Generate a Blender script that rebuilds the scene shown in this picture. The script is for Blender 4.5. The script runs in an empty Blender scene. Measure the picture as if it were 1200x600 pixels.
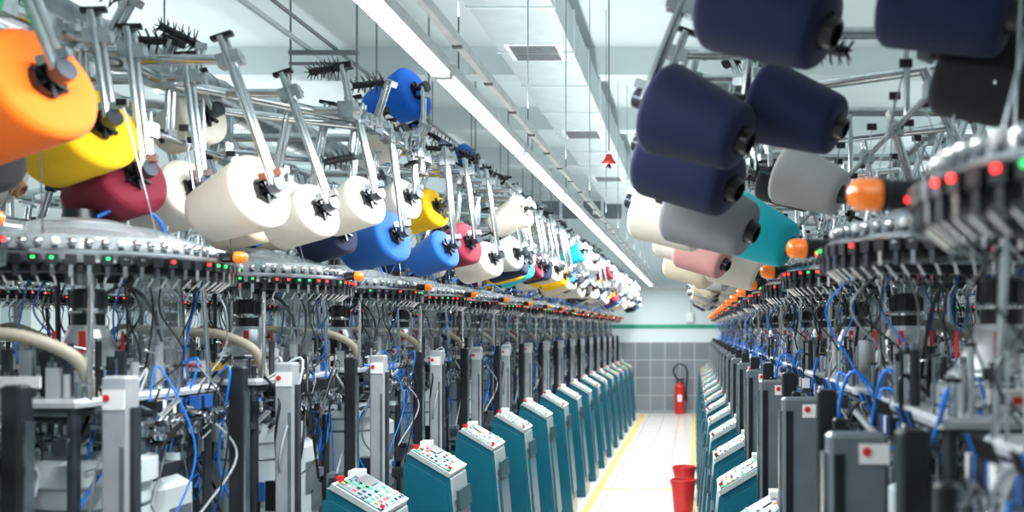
import bpy, math, random
from mathutils import Vector, Matrix
R = random.Random(7)
scene = bpy.context.scene
COL = scene.collection

# ------------------------------------------------------------------ materials
MATS = {}
def mat(name, col, rough=0.5, metal=0.0, emit=0.0, var=0.12, nscale=12.0, bump=0.0, bscale=60.0, ecol=None, coat=0.0):
    m = bpy.data.materials.new(name); m.use_nodes = True
    nt = m.node_tree; n = nt.nodes; l = nt.links
    b = n['Principled BSDF']
    tc = n.new('ShaderNodeTexCoord')
    nz = n.new('ShaderNodeTexNoise'); nz.inputs['Scale'].default_value = nscale; nz.inputs['Detail'].default_value = 3
    l.new(tc.outputs['Object'], nz.inputs['Vector'])
    cr = n.new('ShaderNodeValToRGB')
    cr.color_ramp.elements[0].position = 0.3; cr.color_ramp.elements[1].position = 0.7
    cr.color_ramp.elements[0].color = (*[c*(1-var) for c in col], 1)
    cr.color_ramp.elements[1].color = (*[min(1, c*(1+var)) for c in col], 1)
    l.new(nz.outputs['Fac'], cr.inputs['Fac'])
    l.new(cr.outputs['Color'], b.inputs['Base Color'])
    b.inputs['Roughness'].default_value = rough
    b.inputs['Metallic'].default_value = metal
    b.inputs['Coat Weight'].default_value = coat
    if emit > 0:
        b.inputs['Emission Color'].default_value = (*(ecol or col), 1)
        b.inputs['Emission Strength'].default_value = emit
        m.cycles.emission_sampling = 'NONE'
    if bump > 0:
        bz = n.new('ShaderNodeTexNoise'); bz.inputs['Scale'].default_value = bscale
        l.new(tc.outputs['Object'], bz.inputs['Vector'])
        bp = n.new('ShaderNodeBump'); bp.inputs['Strength'].default_value = bump; bp.inputs['Distance'].default_value = 0.004
        l.new(bz.outputs['Fac'], bp.inputs['Height']); l.new(bp.outputs['Normal'], b.inputs['Normal'])
    MATS[name] = m
    return m

def yarn(name, col):
    m = mat(name, col, rough=0.75, var=0.06, nscale=9)
    nt = m.node_tree; n = nt.nodes; l = nt.links; b = n['Principled BSDF']
    tc = n.new('ShaderNodeTexCoord')
    w = n.new('ShaderNodeTexWave'); w.bands_direction = 'Z'; w.inputs['Scale'].default_value = 60
    w.inputs['Distortion'].default_value = 2.0; w.inputs['Detail'].default_value = 2; w.inputs['Detail Scale'].default_value = 3
    l.new(tc.outputs['Object'], w.inputs['Vector'])
    bp = n.new('ShaderNodeBump'); bp.inputs['Strength'].default_value = 0.22; bp.inputs['Distance'].default_value = 0.002
    l.new(w.outputs['Fac'], bp.inputs['Height']); l.new(bp.outputs['Normal'], b.inputs['Normal'])
    b.inputs['Sheen Weight'].default_value = 0.08
    b.inputs['Specular IOR Level'].default_value = 0.3

mat('galv', (0.60, 0.64, 0.66), 0.20, 1.0, var=0.16, nscale=25, bump=0.08)
mat('steel', (0.50, 0.53, 0.56), 0.22, 1.0, var=0.25)
mat('darksteel', (0.07, 0.08, 0.095), 0.32, 0.7, var=0.3)
mat('castgrey', (0.14, 0.17, 0.19), 0.42, 0.3, var=0.2)
mat('alu', (0.62, 0.65, 0.67), 0.32, 0.6, var=0.1)
mat('polish', (0.82, 0.84, 0.86), 0.14, 1.0, var=0.08)
mat('paintgrey', (0.17, 0.20, 0.22), 0.32, 0.4, var=0.1)
mat('bodywhite', (0.54, 0.60, 0.62), 0.32, 0.0, var=0.08, nscale=5)
mat('black', (0.008, 0.010, 0.013), 0.32, 0, var=0.3)
mat('rubber', (0.03, 0.035, 0.04), 0.6, 0, var=0.3)
mat('teal', (0.006, 0.105, 0.155), 0.28, 0, var=0.12, nscale=4)
mat('tealdark', (0.006, 0.055, 0.075), 0.4, 0, var=0.12)
mat('panel', (0.42, 0.48, 0.49), 0.35, 0.2, var=0.1)
mat('label', (0.75, 0.75, 0.75), 0.5, 0, var=0.05)
mat('redpl', (0.60, 0.02, 0.02), 0.35, 0, var=0.1)
mat('hose', (0.34, 0.31, 0.24), 0.6, 0, var=0.15)
mat('greyhose', (0.30, 0.33, 0.35), 0.4, 0, var=0.15)
mat('bluetube', (0.01, 0.18, 0.68), 0.3, 0, var=0.1)
mat('bluebox', (0.02, 0.10, 0.35), 0.4, 0, var=0.1)
mat('yellowpl', (0.75, 0.45, 0.02), 0.4, 0, var=0.1)
mat('ledr', (1.0, 0.02, 0.02), 0.4, 0, emit=6)
mat('ledg', (0.03, 0.9, 0.20), 0.4, 0, emit=1.6)
mat('ledw', (0.8, 0.95, 0.95), 0.4, 0, emit=0.3)
mat('orangelamp', (0.95, 0.19, 0.01), 0.15, 0, emit=0.25, var=0.3, nscale=70, coat=0.8)
mat('tan', (0.50, 0.28, 0.18), 0.7)
mat('purplebristle', (0.10, 0.03, 0.10), 0.5)
mat('tubeglow', (1, 1, 1), 0.4, 0, emit=10, ecol=(0.93, 0.98, 1.0))
mat('lampwhite', (0.8, 0.82, 0.82), 0.4)
mat('wirecol', (0.16, 0.18, 0.19), 0.5, 0.3)
def plexi(name, lo, hi):
    m = bpy.data.materials.new(name); m.use_nodes = True; nt = m.node_tree; nt.nodes.clear()
    o = nt.nodes.new('ShaderNodeOutputMaterial'); mx = nt.nodes.new('ShaderNodeMixShader')
    t = nt.nodes.new('ShaderNodeBsdfTransparent'); t.inputs[0].default_value = (0.88, 0.92, 0.93, 1)
    g = nt.nodes.new('ShaderNodeBsdfPrincipled'); g.inputs['Base Color'].default_value = (0.6, 0.65, 0.67, 1); g.inputs['Roughness'].default_value = 0.12
    fr = nt.nodes.new('ShaderNodeTexNoise'); fr.inputs['Scale'].default_value = 4
    mr = nt.nodes.new('ShaderNodeMapRange'); mr.inputs['To Min'].default_value = lo; mr.inputs['To Max'].default_value = hi
    nt.links.new(fr.outputs['Fac'], mr.inputs['Value']); nt.links.new(mr.outputs['Result'], mx.inputs[0])
    nt.links.new(t.outputs[0], mx.inputs[1]); nt.links.new(g.outputs[0], mx.inputs[2]); nt.links.new(mx.outputs[0], o.inputs[0])
    MATS[name] = m
plexi('plexi', 0.3, 0.6); plexi('cleartube', 0.12, 0.3)
YC = {'white': (0.80, 0.75, 0.66), 'cream': (0.72, 0.62, 0.47), 'grey': (0.26, 0.27, 0.29), 'navy': (0.005, 0.011, 0.052),
      'blue': (0.008, 0.095, 0.36), 'royal': (0.006, 0.15, 0.72), 'maroon': (0.19, 0.008, 0.028), 'orange': (1.0, 0.17, 0.006),
      'yellow': (0.95, 0.56, 0.004), 'blackyarn': (0.010, 0.010, 0.014), 'cyan': (0.01, 0.56, 0.66), 'pink': (0.62, 0.30, 0.28),
      'green': (0.0, 0.35, 0.14), 'lightgrey': (0.46, 0.46, 0.45)}
for k, c in YC.items(): yarn(k, c)

# ------------------------------------------------------------------ mesh builder
class MB:
    def __init__(s, sx=1):
        s.v = []; s.f = []; s.mi = []; s.sm = []; s.slots = []; s.sx = sx
    def add(s, vs, fs, mt, smooth=False):
        if mt not in s.slots: s.slots.append(mt)
        i = s.slots.index(mt); o = len(s.v)
        if s.sx < 0:
            s.v += [(-p[0], p[1], p[2]) for p in vs]
            s.f += [tuple(o+k for k in reversed(f)) for f in fs]
        else:
            s.v += [tuple(p) for p in vs]
            s.f += [tuple(o+k for k in f) for f in fs]
        s.mi += [i]*len(fs); s.sm += [smooth]*len(fs)
    def box(s, c, d, mt, rot=None):
        c = Vector(c); h = Vector(d)/2
        vs = [Vector((x*h.x, y*h.y, z*h.z)) for x in (-1, 1) for y in (-1, 1) for z in (-1, 1)]
        if rot: vs = [rot @ v for v in vs]
        vs = [v+c for v in vs]
        s.add(vs, [(0, 1, 3, 2), (4, 6, 7, 5), (0, 4, 5, 1), (2, 3, 7, 6), (0, 2, 6, 4), (1, 5, 7, 3)], mt)
    def cbox(s, c, d, mt, b=0.01):
        x, y, z = d[0]/2, d[1]/2, d[2]/2; cx, cy, cz = c
        def ring(ix, iy, zz, bb):
            return [(cx-ix+bb, cy-iy, zz), (cx+ix-bb, cy-iy, zz), (cx+ix, cy-iy+bb, zz), (cx+ix, cy+iy-bb, zz),
                    (cx+ix-bb, cy+iy, zz), (cx-ix+bb, cy+iy, zz), (cx-ix, cy+iy-bb, zz), (cx-ix, cy-iy+bb, zz)]
        vs = ring(x, y, cz-z, b)+ring(x, y, cz+z-b, b)+ring(x-b, y-b, cz+z, b)
        fs = [tuple(reversed(range(8))), tuple(range(16, 24))]
        for k in range(2):
            for i in range(8):
                j = (i+1) % 8; fs.append((k*8+i, k*8+j, k*8+8+j, k*8+8+i))
        s.add(vs, fs, mt)
    def lathe(s, prof, org, mt, axis=(0, 0, 1), n=16, smooth=False):
        a = Vector(axis).normalized(); org = Vector(org)
        u = a.orthogonal().normalized() if abs(a.z) < 0.999 else Vector((1, 0, 0)); w = a.cross(u)
        def ring(r, z): return [org+a*z+(u*math.cos(2*math.pi*i/n)+w*math.sin(2*math.pi*i/n))*r for i in range(n)]
        if smooth:
            vs = []
            for r, z in prof: vs += ring(max(r, 1e-5), z)
            fs = [(k*n+i, k*n+(i+1) % n, (k+1)*n+(i+1) % n, (k+1)*n+i) for k in range(len(prof)-1) for i in range(n)]
            s.add(vs, fs, mt, True)
        else:
            for k in range(len(prof)-1):
                (r0, z0), (r1, z1) = prof[k], prof[k+1]
                if r0 == r1 and z0 == z1: continue
                if r0 < 1e-6: s.add(ring(r1, z1), [tuple(reversed(range(n)))], mt)
                elif r1 < 1e-6: s.add(ring(r0, z0), [tuple(range(n))], mt)
                else: s.add(ring(r0, z0)+ring(r1, z1), [(i, (i+1) % n, n+(i+1) % n, n+i) for i in range(n)], mt, True)
    def cyl(s, p0, p1, r, mt, r1=None, n=12):
        p0 = Vector(p0); p1 = Vector(p1); L = (p1-p0).length
        if L < 1e-5: return
        s.lathe([(0, 0), (r, 0), (r if r1 is None else r1, L), (0, L)], p0, mt, axis=(p1-p0), n=n)
    def ball(s, c, r, mt, n=10, sz=1.0):
        k = 6
        s.lathe([(r*math.sin(math.pi*i/k), -r*sz*math.cos(math.pi*i/k)) for i in range(k+1)], c, mt, n=n, smooth=True)
    def path(s, pts, r, mt, n=6, rip=None):
        pts = [Vector(p) for p in pts]; vs = []; u = None
        for i, p in enumerate(pts):
            t = (pts[min(i+1, len(pts)-1)]-pts[max(i-1, 0)]).normalized()
            if u is None: u = t.orthogonal().normalized()
            u = (u-t*u.dot(t)).normalized(); w = t.cross(u)
            rr = r*(1.14 if (rip and i % 2) else 1)
            vs += [p+(u*math.cos(2*math.pi*k/n)+w*math.sin(2*math.pi*k/n))*rr for k in range(n)]
        fs = [(i*n+k, i*n+(k+1) % n, (i+1)*n+(k+1) % n, (i+1)*n+k) for i in range(len(pts)-1) for k in range(n)]
        s.add(vs, fs, mt, True)
    def curve(s, ctrl, r, mt, n=6, seg=14, rip=None):
        P = [Vector(c) for c in ctrl]; P = [P[0]*2-P[1]]+P+[P[-1]*2-P[-2]]; out = []
        m_ = len(P)-3
        for i in range(m_):
            for k in range(seg):
                t = k/seg; a, b, c, d = P[i:i+4]
                out.append(0.5*((2*b)+(c-a)*t+(2*a-5*b+4*c-d)*t*t+(3*b-a-3*c+d)*t**3))
        out.append(P[-2]); s.path(out, r, mt, n, rip)
    def prism(s, poly, y0, y1, mt, caps=None):
        n = len(poly)
        vs = [(x, y0, z) for x, z in poly]+[(x, y1, z) for x, z in poly]
        s.add(vs, [(i, n+i, n+(i+1) % n, (i+1) % n)[::-1] for i in range(n)], mt)
        s.add(vs, [tuple(range(n)), tuple(reversed(range(n, 2*n)))], caps or mt)
    def mesh(s, name):
        me = bpy.data.meshes.new(name); me.from_pydata(s.v, [], s.f)
        for k in s.slots: me.materials.append(MATS[k])
        me.polygons.foreach_set('material_index', s.mi); me.polygons.foreach_set('use_smooth', s.sm)
        me.update(); return me
    def obj(s, name, loc=(0, 0, 0)):
        return place(s.mesh(name), name, loc)
def place(me, name, loc=(0, 0, 0), rz=0):
    o = bpy.data.objects.new(name, me); COL.objects.link(o); o.location = loc; o.rotation_euler = (0, 0, rz); return o

# ------------------------------------------------------------------ knitting machine (local: +x = aisle)
def build_machine(sx, seed, lamp_y):
    r = random.Random(seed); b = MB(sx); RT = sx < 0
    b.cbox((-0.08, 0, 0.50), (0.56, 0.74, 0.84), 'castgrey', 0.03)
    b.cbox((-0.08, 0, 0.05), (0.48, 0.66, 0.10), 'black', 0.01)
    for yy in (-0.36, 0.36):
        for xx in (-0.32, 0.2): b.cyl((xx, yy, 0), (xx, yy, 1.50), 0.016, 'darksteel', n=8)
    b.box((0.215, -0.05, 0.55), (0.012, 0.5, 0.55), 'darksteel')
    for i in range(6): b.box((0.224, -0.05, 0.34+i*0.07), (0.01, 0.42, 0.012), 'black')
    # body covers
    for (x, y, rr, z0, z1) in ((0.12, -0.14, 0.15, 0.96, 1.34), (-0.12, 0.20, 0.15, 0.95, 1.30)):
        b.lathe([(0, z0), (rr*0.78, z0), (rr*0.9, z0+0.05), (rr*0.97, z1-0.07), (rr*1.08, z1-0.06), (rr*1.08, z1), (rr*0.9, z1+0.01), (rr*0.85, z1-0.05), (0, z1-0.05)], (x, y, 0), 'bodywhite', n=28)
        b.lathe([(rr*0.965, z1-0.13), (rr*0.985, z1-0.125), (rr*0.97, z1-0.12)], (x, y, 0), 'castgrey', n=28)
    b.cbox((0.12, 0.14, 1.07), (0.20, 0.22, 0.36), 'bodywhite', 0.03)
    b.cbox((0.12, 0.14, 1.27), (0.13, 0.15, 0.06), 'darksteel', 0.01)
    b.box((0.225, 0.14, 1.10), (0.006, 0.12, 0.12), 'castgrey'); b.box((0.10, 0.026, 1.14), (0.08, 0.006, 0.05), 'bluebox')
    b.cbox((-0.2, -0.2, 1.15), (0.16, 0.2, 0.4), 'paintgrey', 0.02)
    # table plate
    b.cbox((-0.02, 0, 1.51), (0.50, 0.78, 0.022), 'alu', 0.01)
    b.cbox((-0.02, 0, 1.485), (0.46, 0.72, 0.022), 'castgrey', 0.01)
    b.lathe([(0, 1.24), (0.12, 1.24), (0.12, 1.30), (0.155, 1.31), (0.155, 1.35), (0.10, 1.37), (0.10, 1.42), (0.15, 1.43), (0.17, 1.46), (0.17, 1.48), (0, 1.48)], (0.0, 0.08, 0), 'steel', n=24)
    for i in range(26):
        a = 2*math.pi*i/26; ca, sa = math.cos(a), math.sin(a)
        z = 1.37+0.025*(i % 4)
        b.box((0.19*ca, 0.05+0.19*sa, z), (0.10, 0.008, 0.022), r.choice(['polish', 'steel', 'darksteel', 'black']), Matrix.Rotation(a, 3, 'Z'))
        if i % 2: b.lathe([(0, 0), (0.018, 0), (0.018, 0.01), (0, 0.01)], (0.24*ca, 0.05+0.24*sa, z), 'polish', axis=(ca, sa, 0), n=10)
    for j, y0 in enumerate((-0.33, -0.08, 0.17)):
        for i in range(9):
            c = r.choice(['darksteel', 'label', 'black', 'bluebox', 'black', 'steel', 'polish'])
            b.box((0.255, y0+i*0.019, 1.475), (0.03, 0.014, 0.04), c)
            if i % 3 == 0 or RT:
                b.cyl((0.262, y0+i*0.019, 1.495), (0.275, y0+i*0.019, 1.53), 0.0032, r.choice(['bluetube', 'black', 'black']), n=5)
        b.box((0.245, y0+0.076, 1.445), (0.05, 0.17, 0.012), 'polish')
    for i in range(7):
        y = -0.3+i*0.1; z = 1.405+0.02*(i % 2)
        b.cyl((0.22, y, z), (0.30, y, z), 0.005, 'steel', n=6)
        for q in (0, 0.017): b.lathe([(0.004, 0), (0.021, 0.003), (0.021, 0.006), (0.004, 0.009)], (0.275+q, y, z), 'polish', axis=(1, 0, 0), n=14)
    pal = ['steel', 'darksteel', 'black', 'alu', 'polish', 'castgrey', 'darksteel', 'alu', 'polish', 'black', 'polish']
    for i in range(140):
        x = r.uniform(-0.30, 0.29); y = r.uniform(-0.4, 0.4); z = r.uniform(1.32, 1.48)
        if r.random() < 0.55:
            L = r.uniform(0.03, 0.10); ax = r.choice([(0, 0, 1), (1, 0, 0), (0, 1, 0), (0.6, 0.3, 0.7)])
            p = Vector((x, y, z)); b.cyl(p, p+Vector(ax)*L, r.uniform(0.0025, 0.012), r.choice(pal), n=7)
        else: b.box((x, y, z), (r.uniform(0.01, 0.045), r.uniform(0.01, 0.045), r.uniform(0.01, 0.045)), r.choice(pal))
    for i in range(150):
        x = r.uniform(-0.25, 0.23); y = r.uniform(-0.38, 0.38)
        if math.hypot(x, y) < 0.17: continue
        h = r.uniform(0.02, 0.15); z = 1.522
        if r.random() < 0.65:
            rad = r.uniform(0.003, 0.013); mm = r.choice(pal)
            b.cyl((x, y, z), (x, y, z+h), rad, mm, n=8)
            if r.random() < 0.5: b.lathe([(0, 0), (rad*1.6, 0), (rad*1.6, 0.008), (0, 0.008)], (x, y, z+h), r.choice(['polish', 'black', 'darksteel']), n=10)
            if r.random() < 0.4: b.cyl((x, y, z+h*0.8), (x+r.uniform(-.06, .06), y+r.uniform(-.06, .06), z+h*0.9), 0.003, 'polish', n=6)
        else: b.box((x, y, z+h/2), (r.uniform(0.010, 0.035), r.uniform(0.010, 0.035), h), r.choice(pal))
    for i in range(14):
        x = r.uniform(0.1, 0.27); y = r.uniform(-0.4, 0.4); z = r.uniform(0.9, 1.1)
        b.box((x, y, z), (r.uniform(0.02, 0.1), r.uniform(0.02, 0.1), r.uniform(0.02, 0.12)), r.choice(['black', 'darksteel', 'castgrey', 'bluebox']))
    # silver funnel head with black motor
    fy = -0.05 if RT else 0.04; k = 1.3 if RT else 1.12; F = (0.0, fy, 0)
    b.lathe([(0.120*k, 1.525), (0.126*k, 1.53), (0.126*k, 1.545), (0.122*k, 1.548), (0.126*k, 1.551), (0.126*k, 1.57), (0.100*k, 1.578), (0.096*k, 1.60), (0.084*k, 1.61), (0.048*k, 1.70), (0.048*k, 1.712)], F, 'alu', n=32)
    b.lathe([(0.101*k, 1.583), (0.103*k, 1.589), (0.101*k, 1.595)], F, 'darksteel', n=32)
    for i in range(8):
        a = i*math.pi/4; b.cyl((0.113*k*math.cos(a), fy+0.113*k*math.sin(a), 1.568), (0.113*k*math.cos(a), fy+0.113*k*math.sin(a), 1.582), 0.007, 'polish', n=6)
    b.lathe([(0.040*k, 1.70), (0.040*k, 1.745), (0.043*k, 1.75), (0.043*k, 1.81), (0.036*k, 1.82), (0, 1.82)], F, 'black', n=20)
    b.lathe([(0.0445*k, 1.747), (0.046*k, 1.755), (0.0445*k, 1.762)], F, 'polish', n=20)
    for i in range(10):
        a = i*math.pi/5; b.box((0.043*k*math.cos(a), fy+0.043*k*math.sin(a), 1.785), (0.006, 0.004, 0.045), 'rubber', Matrix.Rotation(a, 3, 'Z'))
    for a in (-2.3, -1.2, 0.4):
        b.box((0.080*k*math.cos(a), fy+0.080*k*math.sin(a), 1.665), (0.008, 0.018, 0.06), 'redpl', Matrix.Rotation(a, 3, 'Z'))
    b.curve([(0.04, fy, 1.80), (0.10, fy+0.03, 1.83), (0.14, fy+0.1, 1.75), (0.16, fy+0.15, 1.55)], 0.006, 'black')
    # clear tube
    cx, cy = (-0.12, 0.24) if RT else (0.14, 0.17)
    b.lathe([(0.068, 1.53), (0.068, 1.87)], (cx, cy, 0), 'cleartube', n=24)
    b.lathe([(0.085, 1.525), (0.085, 1.545), (0.07, 1.55)], (cx, cy, 0), 'polish', n=24)
    b.cyl((cx, cy, 1.53), (cx, cy, 1.86), 0.016, 'polish')
    for z in (1.58, 1.64, 1.70, 1.76, 1.82): b.lathe([(0.0, 0), (0.03, 0), (0.03, 0.010), (0, 0.010)], (cx, cy, z), 'alu', n=16)
    b.box((0.16, 0.36, 1.58), (0.10, 0.012, 0.035), 'label'); b.box((0.16, 0.353, 1.58), (0.05, 0.006, 0.012), 'redpl')
    b.box((0.05, -0.385, 1.565), (0.16, 0.006, 0.03), 'yellowpl' if seed % 2 else 'label')
    for (x, y) in ((0.22, -0.33), (0.22, 0.34), (-0.26, -0.3), (-0.26, 0.32)):
        if RT and y < 0: continue
        b.cyl((x, y, 1.5), (x*0.95, y*0.9, 1.88), 0.008, 'polish' if x > 0 else 'darksteel', n=8)
    # feeder ring
    b.lathe([(0.31, 1.875), (0.40, 1.875), (0.405, 1.882), (0.405, 1.90), (0.398, 1.908), (0.31, 1.908), (0.31, 1.875)], (0, 0, 0), 'steel', n=60)
    b.lathe([(0.30, 1.85), (0.385, 1.85), (0.385, 1.872), (0.30, 1.872), (0.30, 1.85)], (0, 0, 0), 'black', n=60)
    N = 64
    for i in range(N):
        a = 2*math.pi*i/N; ca, sa = math.cos(a), math.sin(a); rot = Matrix.Rotation(a, 3, 'Z')
        b.cyl((0.385*ca, 0.385*sa, 1.905), (0.385*ca, 0.385*sa, 1.920), 0.008, 'darksteel', n=6)
        b.ball((0.385*ca, 0.385*sa, 1.928), 0.0125, 'polish' if i % 4 else 'label', n=8)
        b.box((0.412*ca, 0.412*sa, 1.880), (0.026, 0.026, 0.026), 'black', rot)
        b.box((0.414*ca, 0.414*sa, 1.851), (0.014, 0.010, 0.030), r.choice(['polish', 'darksteel', 'steel']), rot)
        b.cyl((0.40*ca, 0.40*sa, 1.84), (0.37*ca, 0.37*sa, 1.815), 0.003, 'polish', n=5)
        led = r.random()
        if led < 0.56: b.box((0.4265*ca, 0.4265*sa, 1.884), (0.004, 0.008, 0.007), 'ledr' if led < 0.30 else 'ledg', rot)
        elif led < 0.7: b.box((0.4265*ca, 0.4265*sa, 1.884), (0.004, 0.010, 0.005), 'polish', rot)
    for i in range(6):
        a = math.pi*i/3+0.2
        b.box((0.18*math.cos(a), 0.18*math.sin(a), 1.885), (0.30, 0.025, 0.02), 'steel', Matrix.Rotation(a, 3, 'Z'))
    b.lathe([(0.365, 1.912), (0.36, 1.94), (0.345, 1.950), (0.21, 1.995), (0.12, 2.005)], (0, 0, 0), 'plexi', n=44)
    b.lathe([(0.13, 1.985), (0.13, 2.008), (0.10, 2.018), (0.04, 2.022), (0, 2.022)], (0, 0, 0), 'alu', n=24)
    b.lathe([(0.05, 2.02), (0.045, 2.05), (0.0, 2.055)], (0, 0, 0), 'black', n=14)
    b.cyl((0, 0, 1.83), (0, 0, 1.99), 0.04, 'steel')
    b.curve([(0.05, 0.0, 2.03), (0.11, 0.05, 2.07), (0.17, 0.1, 2.04), (0.2, 0.12, 1.96)], 0.006, 'bluetube')
    # orange warning lamp
    ls = 1.0 if RT else 0.68
    ax = Vector((0.93, -0.1, -0.02)).normalized(); p = Vector((0.36 if RT else 0.385, lamp_y, 1.915))
    b.lathe([(0, 0), (0.024*ls, 0), (0.024*ls, 0.055*ls), (0.027*ls, 0.058*ls), (0.027*ls, 0.068*ls)], p, 'black', axis=ax, n=16)
    b.lathe([(0.0255*ls, 0.068*ls), (0.0255*ls, 0.10*ls), (0.021*ls, 0.112*ls), (0.011*ls, 0.118*ls), (0.0, 0.119*ls)], p, 'orangelamp', axis=ax, n=16, smooth=True)
    for q in (0.076, 0.085, 0.094): b.lathe([(0.0255*ls, q*ls), (0.0268*ls, (q+0.002)*ls), (0.0255*ls, (q+0.004)*ls)], p, 'orangelamp', axis=ax, n=16)
    # posts
    if RT:
        b.cbox((0.39, -0.36, 0.745), (0.12, 0.07, 1.49), 'paintgrey', 0.008)
        b.box((0.36, -0.397, 1.45), (0.06, 0.004, 0.04), 'label'); q = (0.375, -0.40, 1.455)
        b.box((0.43, -0.398, 0.8), (0.02, 0.004, 1.3), 'black')
        b.box((0.455, -0.36, 0.8), (0.01, 0.05, 1.3), 'steel')
        b.cbox((0.37, 0.27, 0.77), (0.05, 0.06, 1.54), 'black', 0.006)
        b.cbox((0.37, -0.08, 0.72), (0.03, 0.05, 1.40), 'steel', 0.006)
        b.cbox((0.36, 0.10, 0.74), (0.03, 0.04, 1.48), 'black', 0.006)
    else:
        b.cbox((0.32, -0.36, 0.79), (0.068, 0.06, 1.58), 'alu', 0.006)
        b.box((0.32, -0.392, 1.52), (0.056, 0.004, 0.05), 'label'); q = (0.303, -0.396, 1.525)
        b.box((0.34, -0.391, 0.75), (0.012, 0.003, 1.3), 'castgrey')
        b.box((0.359, -0.36, 0.9), (0.010, 0.035, 1.2), 'darksteel')
        b.cbox((0.33, 0.30, 0.79), (0.045, 0.05, 1.58), 'black', 0.006)
        b.box((0.356, 0.30, 0.85), (0.008, 0.03, 1.3), 'steel')
    b.lathe([(0, 0), (0.009, 0), (0.009, 0.002), (0, 0.002)], q, 'redpl', axis=(0, -1, 0), n=12)
    if not RT:
        b.curve([(-0.2, -0.40, 1.70), (-0.02, -0.42, 1.69), (0.10, -0.40, 1.68), (0.19, -0.33, 1.62), (0.21, -0.28, 1.50)], 0.016, 'hose', n=10, seg=14, rip=True)
    else:
        b.curve([(-0.3, 0.2, 1.66), (-0.15, 0.16, 1.72), (-0.02, 0.2, 1.66), (0.02, 0.25, 1.50)], 0.016, 'hose', n=10, seg=14, rip=True)
    # pneumatic / electric lines
    for i in range(70):
        x = r.uniform(-0.25, 0.25); y = r.uniform(-0.38, 0.38)
        m_ = r.choice(['bluetube', 'black', 'rubber', 'black', 'greyhose', 'bluetube', 'greyhose'])
        if i < 54:
            b.curve([(x, y, r.uniform(1.46, 1.56)), (x+r.uniform(0, 0.12), y+r.uniform(-0.08, 0.08), r.uniform(1.38, 1.6)),
                     (x+r.uniform(0, 0.12), y+r.uniform(-0.14, 0.14), r.uniform(1.2, 1.42)), (x+0.04, y+r.uniform(-0.08, 0.08), r.uniform(1.0, 1.2))], r.choice([0.003, 0.004, 0.0055]), m_, n=5, seg=7)
        else:
            y = abs(y)
            b.curve([(x*1.2, y, 1.85), (x*1.3+r.uniform(-0.05, 0.05), y+r.uniform(-0.06, 0.06), 1.75), (x+r.uniform(-0.05, 0.08), y+r.uniform(-0.08, 0.08), 1.62), (x, y, 1.52)], 0.003, m_, n=5, seg=7)
    return b.mesh('knitting_machine')

def build_cabinet(sx, seed):
    r = random.Random(seed); b = MB(sx); H = -0.12
    P = [(0.40, 0.0), (0.70, 0.0), (0.70, 0.03), (0.615, 1.09+H), (0.605, 1.105+H), (0.42, 1.215+H), (0.40, 1.215+H)]
    b.prism(P, -0.17, 0.17, 'panel', 'teal')
    P2 = [(0.39, 0.02), (0.66, 0.02), (0.60, 1.06+H), (0.58, 1.08+H), (0.42, 1.17+H), (0.39, 1.17+H)]
    b.prism(P2, -0.185, 0.185, 'teal')
    ang = math.atan2(-0.085, 1.06+H)
    rot = Matrix.Rotation(ang, 3, 'Y')
    b.box((0.668, 0, 0.5), (0.012, 0.24, 0.6), 'teal', rot)
    b.box((0.645, 0, 0.86), (0.012, 0.26, 0.10), 'tealdark', rot)
    for i in range(5): b.box((0.688, 0, 0.15+i*0.03), (0.012, 0.2, 0.01), 'black', rot)
    sl = math.atan2(0.11, 0.185); rp = Matrix.Rotation(sl, 3, 'Y')
    c0 = Vector((0.512, 0, 1.163+H))
    ux = rp @ Vector((1, 0, 0)); uz = rp @ Vector((0, 0, 1))
    b.box(c0+uz*0.006, (0.225, 0.36, 0.022), 'panel', rp)
    b.box(c0+uz*0.018, (0.20, 0.33, 0.006), 'tealdark', rp)
    b.box(c0+uz*0.023-ux*0.05+Vector((0, 0.06, 0)), (0.06, 0.12, 0.006), 'black', rp)
    for i in range(8):
        for j in range(12):
            if r.random() < 0.45: continue
            if i < 4 and j > 6: continue
            q = c0+uz*0.022+ux*(-0.088+i*0.025)+Vector((0, -0.145+j*0.0265, 0))
            b.box(q, (0.013, 0.014, 0.008), r.choice(['ledg', 'ledg', 'ledg', 'ledw', 'tealdark', 'yellowpl', 'ledr', 'black', 'label', 'tealdark', 'black']), rp)
    b.cyl(c0+uz*0.02+ux*0.09+Vector((0, -0.14, 0)), c0+uz*0.04+ux*0.09+Vector((0, -0.14, 0)), 0.010, 'redpl', n=10)
    b.box((0.43, 0.1, 1.235+H), (0.05, 0.08, 0.03), 'label'); b.box((0.43, -0.1, 1.235+H), (0.025, 0.025, 0.035), 'redpl')
    return b.mesh('control_cabinet')

LX, RX = -1.80, 0.72
PITCH = 1.08
leftY = [3.0+PITCH*k for k in range(-1, 16)]
rightY = [1.37+PITCH*k for k in range(0, 17)]
ML = [build_machine(1, 11, 0.06), build_machine(1, 12, 0.06)]
MR = [build_machine(-1, 21, 0.26), build_machine(-1, 22, 0.26)]
CL = [build_cabinet(1, 1), build_cabinet(1, 2), build_cabinet(1, 3)]
CR = [build_cabinet(-1, 4), build_cabinet(-1, 5), build_cabinet(-1, 6)]
for k, y in enumerate(leftY):
    place(ML[k % 2], 'knitting_machine', (LX, y, 0)); place(CL[k % 3], 'control_cabinet', (LX, y-0.02, 0))
    place(MR[k % 2], 'knitting_machine', (LX-1.9, y, 0))
for k, y in enumerate(rightY):
    place(MR[k % 2], 'knitting_machine', (RX, y, 0)); place(CR[k % 3], 'control_cabinet', (RX, y, 0))
    place(ML[k % 2], 'knitting_machine', (RX+1.9, y, 0))

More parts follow.
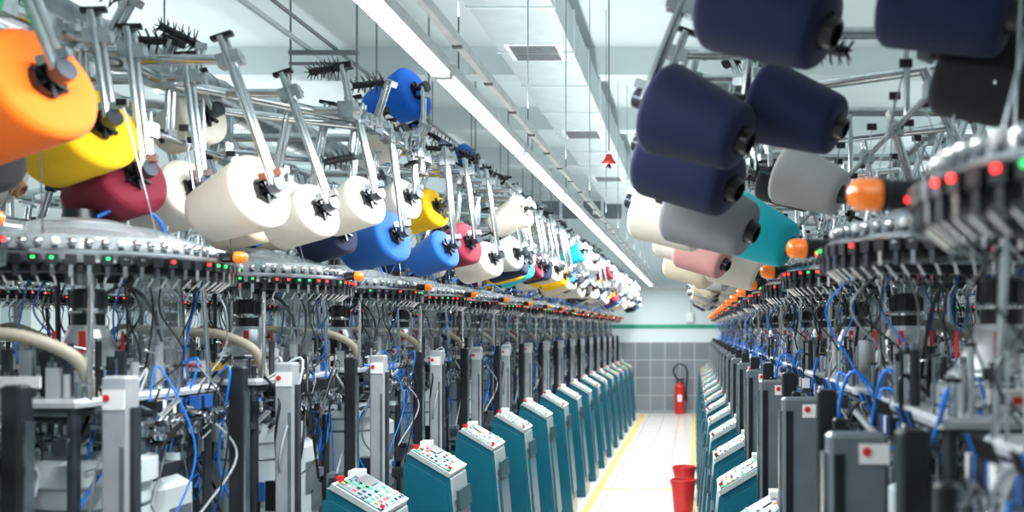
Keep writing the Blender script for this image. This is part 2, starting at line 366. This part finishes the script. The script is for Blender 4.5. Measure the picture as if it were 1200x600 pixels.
# ------------------------------------------------------------------ yarn cones + creels
def cone_mesh_into(b, M, col, core, fat=1.0):
    n = 36
    prof = [(0.034, 0.004), (0.095, 0.0), (0.110, 0.005), (0.1165, 0.015), (0.1165, 0.025), (0.1125, 0.05), (0.087, 0.215), (0.083, 0.232), (0.076, 0.240), (0.036, 0.243)]
    t = MB(); t.lathe([(r_*(fat if r_ > 0.05 else 1), z) for r_, z in prof], (0, 0, 0), col, n=n, smooth=True)
    t.lathe([(0.022, -0.004), (0.034, -0.012), (0.036, 0.006)], (0, 0, 0), core, n=20)
    t.lathe([(0.034, 0.235), (0.030, 0.268), (0.024, 0.270), (0.022, 0.22), (0, 0.22)], (0, 0, 0), core, n=20)
    t.lathe([(0.0, 0.01), (0.022, 0.01), (0.022, -0.004)], (0, 0, 0), 'black', n=16)
    vs = [M @ Vector(v) for v in t.v]
    for sl in range(len(t.slots)):
        ff = [f for f, i in zip(t.f, t.mi) if i == sl]
        b.add(vs, ff, t.slots[sl], True)
cone_cache = {}
def cone_mesh(col, core, fat):
    k = (col, core, fat)
    if k not in cone_cache:
        b = MB(); cone_mesh_into(b, Matrix.Identity(4), col, core, fat); cone_cache[k] = b.mesh('yarn_cone')
    return cone_cache[k]
Rc = random.Random(5); Ra = random.Random(44)
def spikes(b, base, ax, L=0.18, mt='black'):
    ax = ax.normalized(); u = ax.orthogonal().normalized(); w = ax.cross(u)
    b.cyl(base, base+ax*L, 0.014, 'black', n=8)
    for k in range(6):
        for i in range(7):
            a = 2*math.pi*i/7+k*0.3; d = (u*math.cos(a)+w*math.sin(a))
            q = base+ax*(0.02+L*k/6); b.cyl(q, q+d*(0.05-0.004*k)+ax*0.012, 0.0035, mt, r1=0.0015, n=4)
def bracket(b, px, base, ax, zp):
    hub = base-ax*0.045
    dx = hub.x-px
    top = Vector((px, hub.y-0.01, zp))
    if abs(dx) > 0.07:
        top = Vector((px+dx*0.72, hub.y-0.01, zp))
        e = 1 if dx > 0 else -1
        b.cyl((px-e*0.05, top.y, zp), (top.x+e*0.04, top.y, zp), 0.0155, 'galv', n=12)
        b.box((px, top.y, zp), (0.06, 0.06, 0.06), 'galv')
    d = hub-top; L = d.length
    if L < 0.03: return
    dn = d/L
    side = Vector((0, 1, 0)); side = (side-dn*side.dot(dn)).normalized()*0.019
    rr = 0.0105
    b.cyl(top-dn*0.07+side, hub+side, rr, 'galv', n=10); b.cyl(top-dn*0.07-side, hub-side, rr, 'galv', n=10)
    rot = dn.to_track_quat('Z', 'Y').to_matrix()
    b.box(top, (0.05, 0.07, 0.04), 'galv', rot); b.box(hub-dn*0.035, (0.028, 0.07, 0.022), 'steel', rot)
    b.box(top-dn*0.075, (0.024, 0.066, 0.014), 'black', rot)
    b.cyl(hub-ax*0.01, base+ax*0.012, 0.015, 'black', n=10)
    b.cyl(hub-ax*0.022, hub+ax*0.010, 0.026, 'darksteel', n=10)
    u = ax.orthogonal().normalized()
    for i in range(6):
        a = math.pi*i/3+0.3; q = (u*math.cos(a)+ax.cross(u)*math.sin(a))
        b.box(base-ax*0.008+q*0.026, (0.038, 0.009, 0.010), 'black', Matrix((q, ax.cross(q), ax)).transposed())

ZP = 2.52
def creel(name, xc, s, Ys, hand, skip_before, rich=True, bend=None):
    """bend=(y, lx): in front of y the aisle-side pipe runs at lx instead of 0.5"""
    b = MB(); far = MB(); nfar = 0
    y0, y1 = Ys[0]-0.55, Ys[-1]+0.55
    X = lambda lx: xc+s*lx
    fl = lambda y: (bend[1] if (bend and y < bend[0]) else 0.5)
    if bend:
        b.cyl((X(0.5), bend[0]+0.25, ZP), (X(0.5), y1, ZP), 0.019, 'galv', n=14)
        b.cyl((X(0.5), bend[0]+0.27, ZP), (X(bend[1]), bend[0]-0.35, ZP), 0.019, 'galv', n=14)
        b.cyl((X(bend[1]), bend[0]-0.33, ZP), (X(bend[1]), y0, ZP), 0.019, 'galv', n=14)
        b.ball((X(0.5), bend[0]+0.26, ZP), 0.027, 'galv'); b.ball((X(bend[1]), bend[0]-0.34, ZP), 0.027, 'galv')
    else: b.cyl((X(0.5), y0, ZP), (X(0.5), y1, ZP), 0.019, 'galv', n=14)
    b.cyl((X(-0.3), y0, ZP+0.02), (X(-0.3), y1, ZP+0.02), 0.019, 'galv', n=14)
    b.cyl((X(0.1), y0, ZP-0.2), (X(0.1), y1, ZP-0.2), 0.010, 'galv', n=10)
    for y in Ys:
        yy = y+0.54
        b.cyl((X(-0.3), yy, 0), (X(-0.3), yy, ZP+0.14), 0.019, 'galv', n=12)
        b.cyl((X(-0.3), yy, ZP+0.045), (X(fl(yy)+0.06), yy, ZP+0.045), 0.018, 'galv', n=12)
        b.cyl((X(fl(y)), y-0.1, ZP-0.03), (X(-0.3), y-0.62, ZP-0.03), 0.016, 'galv', n=12)
        b.box((X(fl(yy)), yy, ZP+0.02), (0.06, 0.06, 0.08), 'galv'); b.box((X(-0.3), yy, ZP+0.02), (0.06, 0.06, 0.08), 'galv')
        b.cyl((X(0.1), yy, ZP-0.2), (X(0.1), yy, ZP+0.05), 0.010, 'galv', n=10)
        for k in range(7):
            a = 0.5+k*0.9
            b.cyl((xc+0.33*math.cos(a), y+0.33*math.sin(a), 1.90), (X(0.1)+0.12*math.cos(a), y+0.42*math.sin(a), ZP-0.19), 0.0022, 'steel', n=5)
            b.box((X(0.1)+0.12*math.cos(a), y+0.42*math.sin(a), ZP-0.19), (0.03, 0.012, 0.02), 'black')
        if rich:
            for k in range(4):
                yq = y-0.45+0.25*k+Rc.uniform(-.05, .05)
                q = Vector((X(fl(yq)), yq, ZP))
                d = Vector((s*Rc.uniform(-0.5, 0.55), Rc.uniform(-.2, .2), 1)).normalized(); L = Rc.uniform(0.08, 0.22)
                for sd in (-0.018, 0.018): b.cyl(q+Vector((0, sd, 0)), q+d*L+Vector((0, sd, 0)), 0.0098, 'galv', n=8)
                b.box(q+d*L, (0.036, 0.066, 0.024), 'black' if k % 2 else 'steel', d.to_track_quat('Z', 'Y').to_matrix())
                b.box(q, (0.05, 0.07, 0.05), 'galv')
                if Rc.random() < 0.45: spikes(b, q+d*L, Vector((-s*0.8, Rc.uniform(-.4, .2), Rc.uniform(-0.1, .5))), 0.14)
            # spare arms hanging from the aisle pipe and from the inner pipe
            for k in range(4):
                yq = y-0.36+0.27*k+Ra.uniform(-.03, .03)
                lx0 = fl(yq) if k % 2 else 0.1
                q = Vector((X(lx0), yq, ZP if k % 2 else ZP-0.2))
                d = Vector((s*Ra.uniform(-0.45, 0.1), Ra.uniform(-.1, .1), -1)).normalized(); L = Ra.uniform(0.12, 0.22)
                for sd in (-0.017, 0.017): b.cyl(q+Vector((0, sd, 0))-d*0.06, q+d*L+Vector((0, sd, 0)), 0.009, 'galv', n=8)
                b.box(q, (0.045, 0.065, 0.045), 'galv'); b.box(q+d*L, (0.03, 0.06, 0.022), 'steel', d.to_track_quat('Z', 'Y').to_matrix())
                if k == 1: spikes(b, q+d*L, Vector((-s*0.8, -0.2, -0.2)), 0.12)
                else:
                    e = Vector((-s*0.8, Ra.uniform(-.3, .3), -0.3)).normalized(); b.cyl(q+d*L, q+d*L+e*0.16, 0.007, 'black', n=8); b.cyl(q+d*L+e*0.02, q+d*L+e*0.035, 0.026, 'black', n=12)
        for k in range(3):
            q = Vector((X(-0.3), y-0.38+0.33*k, ZP))
            for sd in (-0.018, 0.018): b.cyl(q+Vector((0, sd, 0)), q+Vector((s*0.08, sd, -0.25)), 0.0105, 'galv', n=8)
            spikes(b, q+Vector((s*0.08, 0, -0.25)), Vector((s*0.6, 0.1, -0.4)), 0.18, 'purplebristle' if (s < 0 and k == 1) else 'black')
    cones = list(hand)
    pal = ['white']*8+['cream']*3+['navy']*3+['blue']*3+['maroon']*2+['grey']*2+['royal', 'yellow', 'orange', 'blackyarn', 'blackyarn', 'lightgrey', 'cyan']
    if s < 0: pal = ['white']*6+['cream']*4+['grey']*2+['lightgrey']*3+['pink', 'navy', 'cyan', 'blackyarn', 'yellow']
    for y in Ys:
        slots = []
        for k in range(4):
            slots.append((0.60+Rc.uniform(-.05, .04), y-0.40+0.27*k, 2.14+Rc.uniform(-.06, .05), 1))
        for k in range(2):
            slots.append((0.30+Rc.uniform(-.03, .03), y-0.28+0.54*k, 2.17+Rc.uniform(-.04, .04), 1))
        if Rc.random() < 0.5: slots.append((0.70, y-0.3+Rc.uniform(0, .2), 2.36, 1))
        if Rc.random() < 0.4 and s > 0: slots.append((0.30, y+0.15+Rc.uniform(0, .2), 2.74, 1))
        slots.append((-0.42, y-0.25, 2.2, -1)); slots.append((-0.42, y+0.2, 2.2, -1))
        for (lx, yy, z, dr) in slots:
            c = Rc.choice(pal)
            if yy < skip_before and dr > 0: continue
            if rich is False and Rc.random() < 0.35: continue
            cones.append((X(lx), yy, z, c, Rc.uniform(0.82, 0.98), dr))
    for cn in cones:
        x, y, z, c, sc = cn[:5]; dr = cn[5] if len(cn) > 5 else 1
        jit = 0.05 if len(cn) == 5 else 0.22
        if s > 0: ax = Vector((-0.80*dr, 0.34, -0.30))
        else: ax = Vector((0.80*dr, -0.34, -0.38))
        ax = (ax+Vector((Rc.uniform(-jit, jit), Rc.uniform(-jit, jit), Rc.uniform(-jit, jit)))).normalized()
        C = Vector((x, y, z)); base = C-ax*0.12*sc
        M = Matrix.Translation(base) @ ax.to_track_quat('Z', 'Y').to_matrix().to_4x4() @ Matrix.Scale(sc, 4)
        core = Rc.choice(['black', 'black', 'tan', 'rubber']); fat = Rc.choice([0.88, 0.95, 1.0])
        if len(cn) == 5: fat = 1.0; core = 'black'
        if y < 9.5 and rich:
            o = bpy.data.objects.new('yarn_cone', cone_mesh(c, core, fat)); COL.objects.link(o); o.matrix_world = M
        else:
            cone_mesh_into(far, M, c, core, fat); nfar += 1
        bracket(b, X(fl(base.y)) if dr > 0 else X(-0.3), base, ax, ZP)
    b.obj(name)
    if nfar: far.obj('yarn_cone_mass')

handL = [(-1.56, 2.32, 2.205, 'orange', 1.14), (-1.79, 2.95, 2.235, 'yellow', 1.06), (-1.77, 3.10, 2.12, 'maroon', 0.98),
         (-1.74, 3.40, 2.12, 'white', 0.95), (-1.43, 3.18, 2.09, 'white', 1.02), (-1.40, 3.62, 2.085, 'white', 0.86),
         (-1.36, 4.02, 2.17, 'white', 0.88), (-1.50, 4.15, 2.06, 'navy', 0.80), (-1.40, 4.45, 2.07, 'blue', 1.02), (-1.46, 4.7, 2.55, 'white', 0.92),
         (-1.45, 4.95, 2.80, 'royal', 1.08), (-1.42, 4.80, 2.28, 'white', 0.85), (-1.28, 5.4, 2.12, 'maroon', 0.98),
         (-1.80, 2.50, 2.10, 'blackyarn', 0.92), (-1.80, 3.62, 2.42, 'white', 0.85), (-1.66, 4.1, 2.16, 'white', 0.9), (-1.30, 5.05, 2.06, 'blue', 0.85), (-1.22, 5.75, 2.06, 'white', 0.9),
         (-1.66, 2.2, 2.42, 'green', 0.95), (-1.62, 4.7, 2.13, 'blackyarn', 0.9), (-1.5, 5.6, 2.33, 'yellow', 0.95), (-1.74, 3.9, 2.1, 'cream', 0.9)]
handR = [(0.165, 2.2, 2.385, 'navy', 1.08), (0.50, 2.0, 2.34, 'navy', 0.98), (0.64, 2.12, 2.22, 'blackyarn', 1.0), (0.01, 2.55, 2.215, 'navy', 1.0),
         (0.27, 2.70, 2.27, 'navy', 0.95), (-0.01, 3.0, 2.17, 'navy', 1.14), (0.055, 3.3, 2.065, 'grey', 1.1),
         (-0.08, 3.6, 2.09, 'white', 1.0), (0.23, 3.62, 2.04, 'cyan', 1.0), (0.16, 3.85, 2.50, 'grey', 0.95), (0.38, 3.35, 2.18, 'lightgrey', 0.90),
         (0.04, 4.5, 2.03, 'pink', 0.88), (-0.05, 4.75, 2.1, 'white', 0.92), (0.2, 4.9, 2.0, 'white', 0.98), (0.36, 3.9, 2.25, 'blackyarn', 0.85), (-0.01, 5.1, 2.02, 'cream', 0.95)]
creel('yarn_creel', LX, 1, leftY, handL, 5.9, bend=(3.75, 0.05))
creel('yarn_creel', RX, -1, rightY, handR, 5.2)
creel('yarn_creel', LX-1.9, -1, leftY, [], 0, rich=False)
creel('yarn_creel', RX+1.9, 1, rightY, [], 0, rich=False)

# ------------------------------------------------------------------ room
XL, XR, YB, YF, ZC = -8.0, 6.5, -3.0, 20.8, 4.7
def tile_mat(name, c1, c2, mortar, w, h, rough, vertical, ms=0.006):
    m = bpy.data.materials.new(name); m.use_nodes = True; nt = m.node_tree; n = nt.nodes; l = nt.links
    b = n['Principled BSDF']; tc = n.new('ShaderNodeTexCoord'); br = n.new('ShaderNodeTexBrick')
    br.offset = 0; br.inputs['Scale'].default_value = 1; br.inputs['Brick Width'].default_value = w; br.inputs['Row Height'].default_value = h
    br.inputs['Mortar Size'].default_value = ms; br.inputs['Color1'].default_value = (*c1, 1); br.inputs['Color2'].default_value = (*c2, 1); br.inputs['Mortar'].default_value = (*mortar, 1)
    sp = n.new('ShaderNodeSeparateXYZ'); cb = n.new('ShaderNodeCombineXYZ')
    l.new(tc.outputs['Object'], sp.inputs[0]); l.new(sp.outputs[0], cb.inputs[0]); l.new(sp.outputs[2 if vertical else 1], cb.inputs[1])
    l.new(cb.outputs[0], br.inputs['Vector']); l.new(br.outputs['Color'], b.inputs['Base Color'])
    b.inputs['Roughness'].default_value = rough; MATS[name] = m
tile_mat('floortile', (0.82, 0.76, 0.70), (0.76, 0.71, 0.66), (0.45, 0.43, 0.41), 0.3, 0.3, 0.22, False)
tile_mat('walltile', (0.18, 0.21, 0.23), (0.22, 0.25, 0.27), (0.40, 0.43, 0.44), 0.3, 0.36, 0.3, True, 0.01)
mat('wallpaint', (0.66, 0.74, 0.75), 0.7, var=0.03, nscale=0.8, bump=0.1, bscale=30)
mat('ceilpaint', (0.60, 0.68, 0.69), 0.8, var=0.04, nscale=0.6)
mat('beampaint', (0.56, 0.64, 0.65), 0.7, var=0.04, nscale=1)
mat('greenpaint', (0.02, 0.30, 0.18), 0.5)
mat('lineyellow', (0.78, 0.50, 0.06), 0.5, var=0.2, nscale=20)
mat('glasspane', (0.16, 0.20, 0.22), 0.15)
mat('exitgreen', (0.02, 0.45, 0.2), 0.4, emit=0.6)
mat('ductgrey', (0.46, 0.53, 0.54), 0.55, 0.1, var=0.08, nscale=6)
mat('ductmetal', (0.34, 0.38, 0.40), 0.3, 0.9, var=0.12, nscale=6)
mat('plinth', (0.3, 0.33, 0.34), 0.5)
def slab(name, a, c, mt):
    b = MB(); a = Vector(a); c = Vector(c); b.box((a+c)/2, (c-a), mt); return b.obj(name)
slab('floor', (XL, YB, -0.1), (XR, YF, 0), 'floortile')
slab('ceiling', (XL, YB, ZC), (XR, YF, ZC+0.1), 'ceilpaint')
slab('wall_left', (XL-0.1, YB, 0), (XL, YF, ZC), 'wallpaint')
slab('wall_right', (XR, YB, 0), (XR+0.1, YF, ZC), 'wallpaint')
slab('wall_back', (XL, YB-0.1, 0), (XR, YB, ZC), 'wallpaint')
slab('wall_far', (XL, YF, 0), (XR, YF+0.1, ZC), 'wallpaint')
slab('wainscot_tiles', (XL, YF-0.02, 0), (XR, YF, 1.44), 'walltile')
slab('trim_1', (XL, YF-0.015, 1.72), (XR, YF, 1.80), 'greenpaint')
slab('baseboard_far', (XL, YF-0.03, 0), (XR, YF-0.02, 0.06), 'plinth')
b = MB()
b.box((-1.02, 9.4, 0.002), (0.075, 22.4, 0.004), 'lineyellow'); b.box((-0.02, 9.4, 0.002), (0.05, 22.4, 0.004), 'lineyellow')
b.box((-0.52, 10.9, 0.002), (0.94, 0.08, 0.004), 'lineyellow')
b.obj('floor_marking_lines')
b = MB()
for y in [2, 5, 8, 11, 14, 17, 20]: b.box(((XL+XR)/2, y, ZC-0.15), (XR-XL, 0.28, 0.30), 'beampaint')
b.obj('ceiling_beams')
b = MB()
for i in range(8):
    x = -4.6+i*0.42
    b.box((x, YF-0.02, 4.12), (0.42, 0.04, 0.44), 'lampwhite'); b.box((x, YF-0.045, 4.12), (0.36, 0.02, 0.36), 'glasspane')
b.obj('window_1')
b = MB(); b.box((0, 0, 0), (0.36, 0.05, 0.18), 'exitgreen'); b.box((0, -0.027, 0), (0.2, 0.01, 0.06), 'label'); b.box((0, 0.015, 0), (0.38, 0.05, 0.2), 'lampwhite'); b.obj('exit_sign', (-1.15, YF-0.05, 4.15))
b = MB()
for x in (-0.1, 0.35): b.cyl((x, YF-0.03, 1.9), (x, YF-0.03, 4.3), 0.018, 'lampwhite', n=8)
b.box((-0.1, YF-0.05, 1.95), (0.14, 0.08, 0.2), 'lampwhite'); b.cyl((XL, YF-0.04, 2.55), (XR, YF-0.04, 2.55), 0.03, 'lampwhite', n=8)
b.obj('wall_conduit')
b = MB(); b.lathe([(0.17, 0), (0.17, 19.0)], (-4.35, 1.5, 3.80), 'ductmetal', axis=(0, 1, 0), n=24)
for i in range(64): b.lathe([(0.17, 0), (0.178, 0.006), (0.178, 0.02), (0.17, 0.026)], (-4.35, 1.5+i*0.3, 3.80), 'ductmetal', axis=(0, 1, 0), n=24)
for i in range(7): b.cyl((-4.35, 3.4+i*2.5, 3.9), (-4.35, 3.4+i*2.5, ZC-0.0), 0.008, 'wirecol', n=6)
b.obj('ventilation_duct')
b = MB(); b.cbox((-1.33, 13, 4.20), (0.62, 12.0, 0.34), 'ductgrey', 0.02)
for i in range(10): b.box((-1.33, 7.4+i*1.2, 4.20), (0.65, 0.03, 0.365), 'beampaint')
for y in (8.6, 12.2, 15.8):
    b.box((-1.33, y, 4.025), (0.46, 0.5, 0.012), 'lampwhite')
    for j in range(8): b.box((-1.33, y-0.2+j*0.057, 4.017), (0.38, 0.03, 0.01), 'wirecol')
b.obj('air_duct')
b = MB()
for i in range(9):
    y = 3.4+i*2.0
    b.box((-2.68, y, 3.70), (0.5, 0.035, 0.03), 'wirecol'); b.box((-2.68, y, 3.62), (0.5, 0.02, 0.02), 'wirecol')
    for x in (-2.92, -2.44): b.cyl((x, y, 3.5), (x, y, ZC), 0.008, 'wirecol', n=6)
b.cyl((-2.8, 2.5, 3.735), (-2.8, 20.5, 3.735), 0.02, 'ductgrey', n=8); b.cyl((-2.6, 2.5, 3.73), (-2.6, 20.5, 3.73), 0.014, 'wirecol', n=8)
b.obj('pipe_hanger')
seg = MB()
seg.cbox((0, 0, 0.035), (0.068, 1.46, 0.05), 'lampwhite', 0.01)
seg.box((0, 0, 0.004), (0.050, 1.44, 0.014), 'tubeglow')
for e in (-0.735, 0.735): seg.box((0, e, 0.018), (0.06, 0.025, 0.045), 'lampwhite')
seg.cyl((0.02, -0.6, 0.05), (0.02, -0.6, ZC-2.55), 0.003, 'wirecol', n=6)
sm = seg.mesh('fluorescent_light')
for X0 in (-0.85, -5.6, 4.6):
    for i in range(13): place(sm, 'fluorescent_light', (X0, 1.2+i*1.5, 2.55))
b = MB()
b.box((-0.765, 10.5, 2.63), (0.022, 20, 0.035), 'lampwhite')
for i in range(40): b.box((-0.765, 0.8+i*0.5, 2.61), (0.03, 0.02, 0.008), 'wirecol')
for i in range(13): b.box((-0.785, 1.2+i*1.5-0.5, 2.635), (0.06, 0.02, 0.03), 'lampwhite')
b.obj('lighting_track')
b = MB(); b.cyl((0, 0, 0.1), (0, 0, ZC-3.02), 0.006, 'wirecol', n=6); b.lathe([(0, 0.07), (0.02, 0.07), (0.035, 0.035), (0.06, 0.0), (0.055, -0.015), (0, -0.015)], (0, 0, 0), 'redpl', n=20); b.ball((0, 0, -0.03), 0.022, 'black')
b.obj('alarm_bell', (-0.72, 8.6, 3.10))
b = MB()
b.lathe([(0, 0), (0.09, 0), (0.1, 0.015), (0.1, 0.50), (0.095, 0.55), (0.07, 0.60), (0.035, 0.62), (0.03, 0.64)], (0, 0, 0), 'redpl', n=28)
b.lathe([(0.03, 0.64), (0.03, 0.68), (0, 0.68)], (0, 0, 0), 'steel', n=14)
b.box((0.03, 0, 0.70), (0.16, 0.03, 0.025), 'black', Matrix.Rotation(-0.25, 3, 'Y')); b.box((0.03, 0, 0.665), (0.13, 0.025, 0.015), 'black')
b.curve([(-0.03, 0, 0.67), (-0.13, 0, 0.86), (-0.02, 0, 1.0), (0.13, 0, 0.93), (0.15, -0.02, 0.7), (0.12, -0.03, 0.45)], 0.016, 'black', n=8)
b.cyl((0.12, -0.03, 0.45), (0.12, -0.03, 0.28), 0.018, 'black', r1=0.032)
b.box((0, -0.098, 0.32), (0.09, 0.012, 0.14), 'label'); b.box((0, 0.11, 0.45), (0.12, 0.03, 0.5), 'darksteel')
b.obj('fire_extinguisher', (-0.30, YF-0.18, 0.0))
def bin_():
    b = MB()
    b.lathe([(0, 0), (0.085, 0), (0.11, 0.30), (0.122, 0.30), (0.122, 0.325), (0.11, 0.325), (0.105, 0.30), (0.08, 0.01), (0, 0.01)], (0, 0, 0), 'redpl', n=24)
    b.path([Vector((0.12*math.cos(a), 0.0, 0.31-0.11*math.sin(a)*0.9)) for a in [math.pi*i/10 for i in range(11)]], 0.004, 'steel')
    return b.mesh('red_bucket')
bm_ = bin_(); place(bm_, 'red_bucket', (-0.105, 9.4, 0)); place(bm_, 'red_bucket', (-0.105, 10.3, 0))

# ------------------------------------------------------------------ lights
def area(name, loc, sx, sy, power, up=False, col=(0.93, 0.98, 1.0)):
    L = bpy.data.lights.new(name, 'AREA'); L.shape = 'RECTANGLE'; L.size = sx; L.size_y = sy; L.energy = power; L.color = col
    o = bpy.data.objects.new(name, L); COL.objects.link(o); o.location = loc
    if up: o.rotation_euler = (math.pi, 0, 0)
    return o
for X0, p in ((-0.85, 520), (-5.6, 340), (4.6, 340)):
    area('fluorescent_lamp', (X0, 10.2, 2.54), 0.05, 19.4, p)
    area('ceiling_fill_light', (X0, 10.2, 2.80), 0.10, 19.4, 230, up=True)  # added upward fill above the strips to brighten the ceiling, not a fixture
w = bpy.data.worlds.new('world'); scene.world = w; w.use_nodes = True
w.node_tree.nodes['Background'].inputs[0].default_value = (0.7, 0.8, 0.85, 1); w.node_tree.nodes['Background'].inputs[1].default_value = 0.5

# ------------------------------------------------------------------ camera
cam = bpy.data.cameras.new('camera'); co = bpy.data.objects.new('camera', cam); COL.objects.link(co)
co.location = (0, 0, 1.7); co.rotation_euler = (math.radians(90), 0, 0)
cam.sensor_width = 36; cam.lens = 36*1200/1200
cam.shift_x = -214/1200; cam.shift_y = 86/1200; cam.clip_start = 0.05
cam.dof.use_dof = True; cam.dof.focus_distance = 5.0; cam.dof.aperture_fstop = 2.4
scene.camera = co
scene.view_settings.view_transform = 'Standard'; scene.view_settings.look = 'None'; scene.view_settings.exposure = 0.05
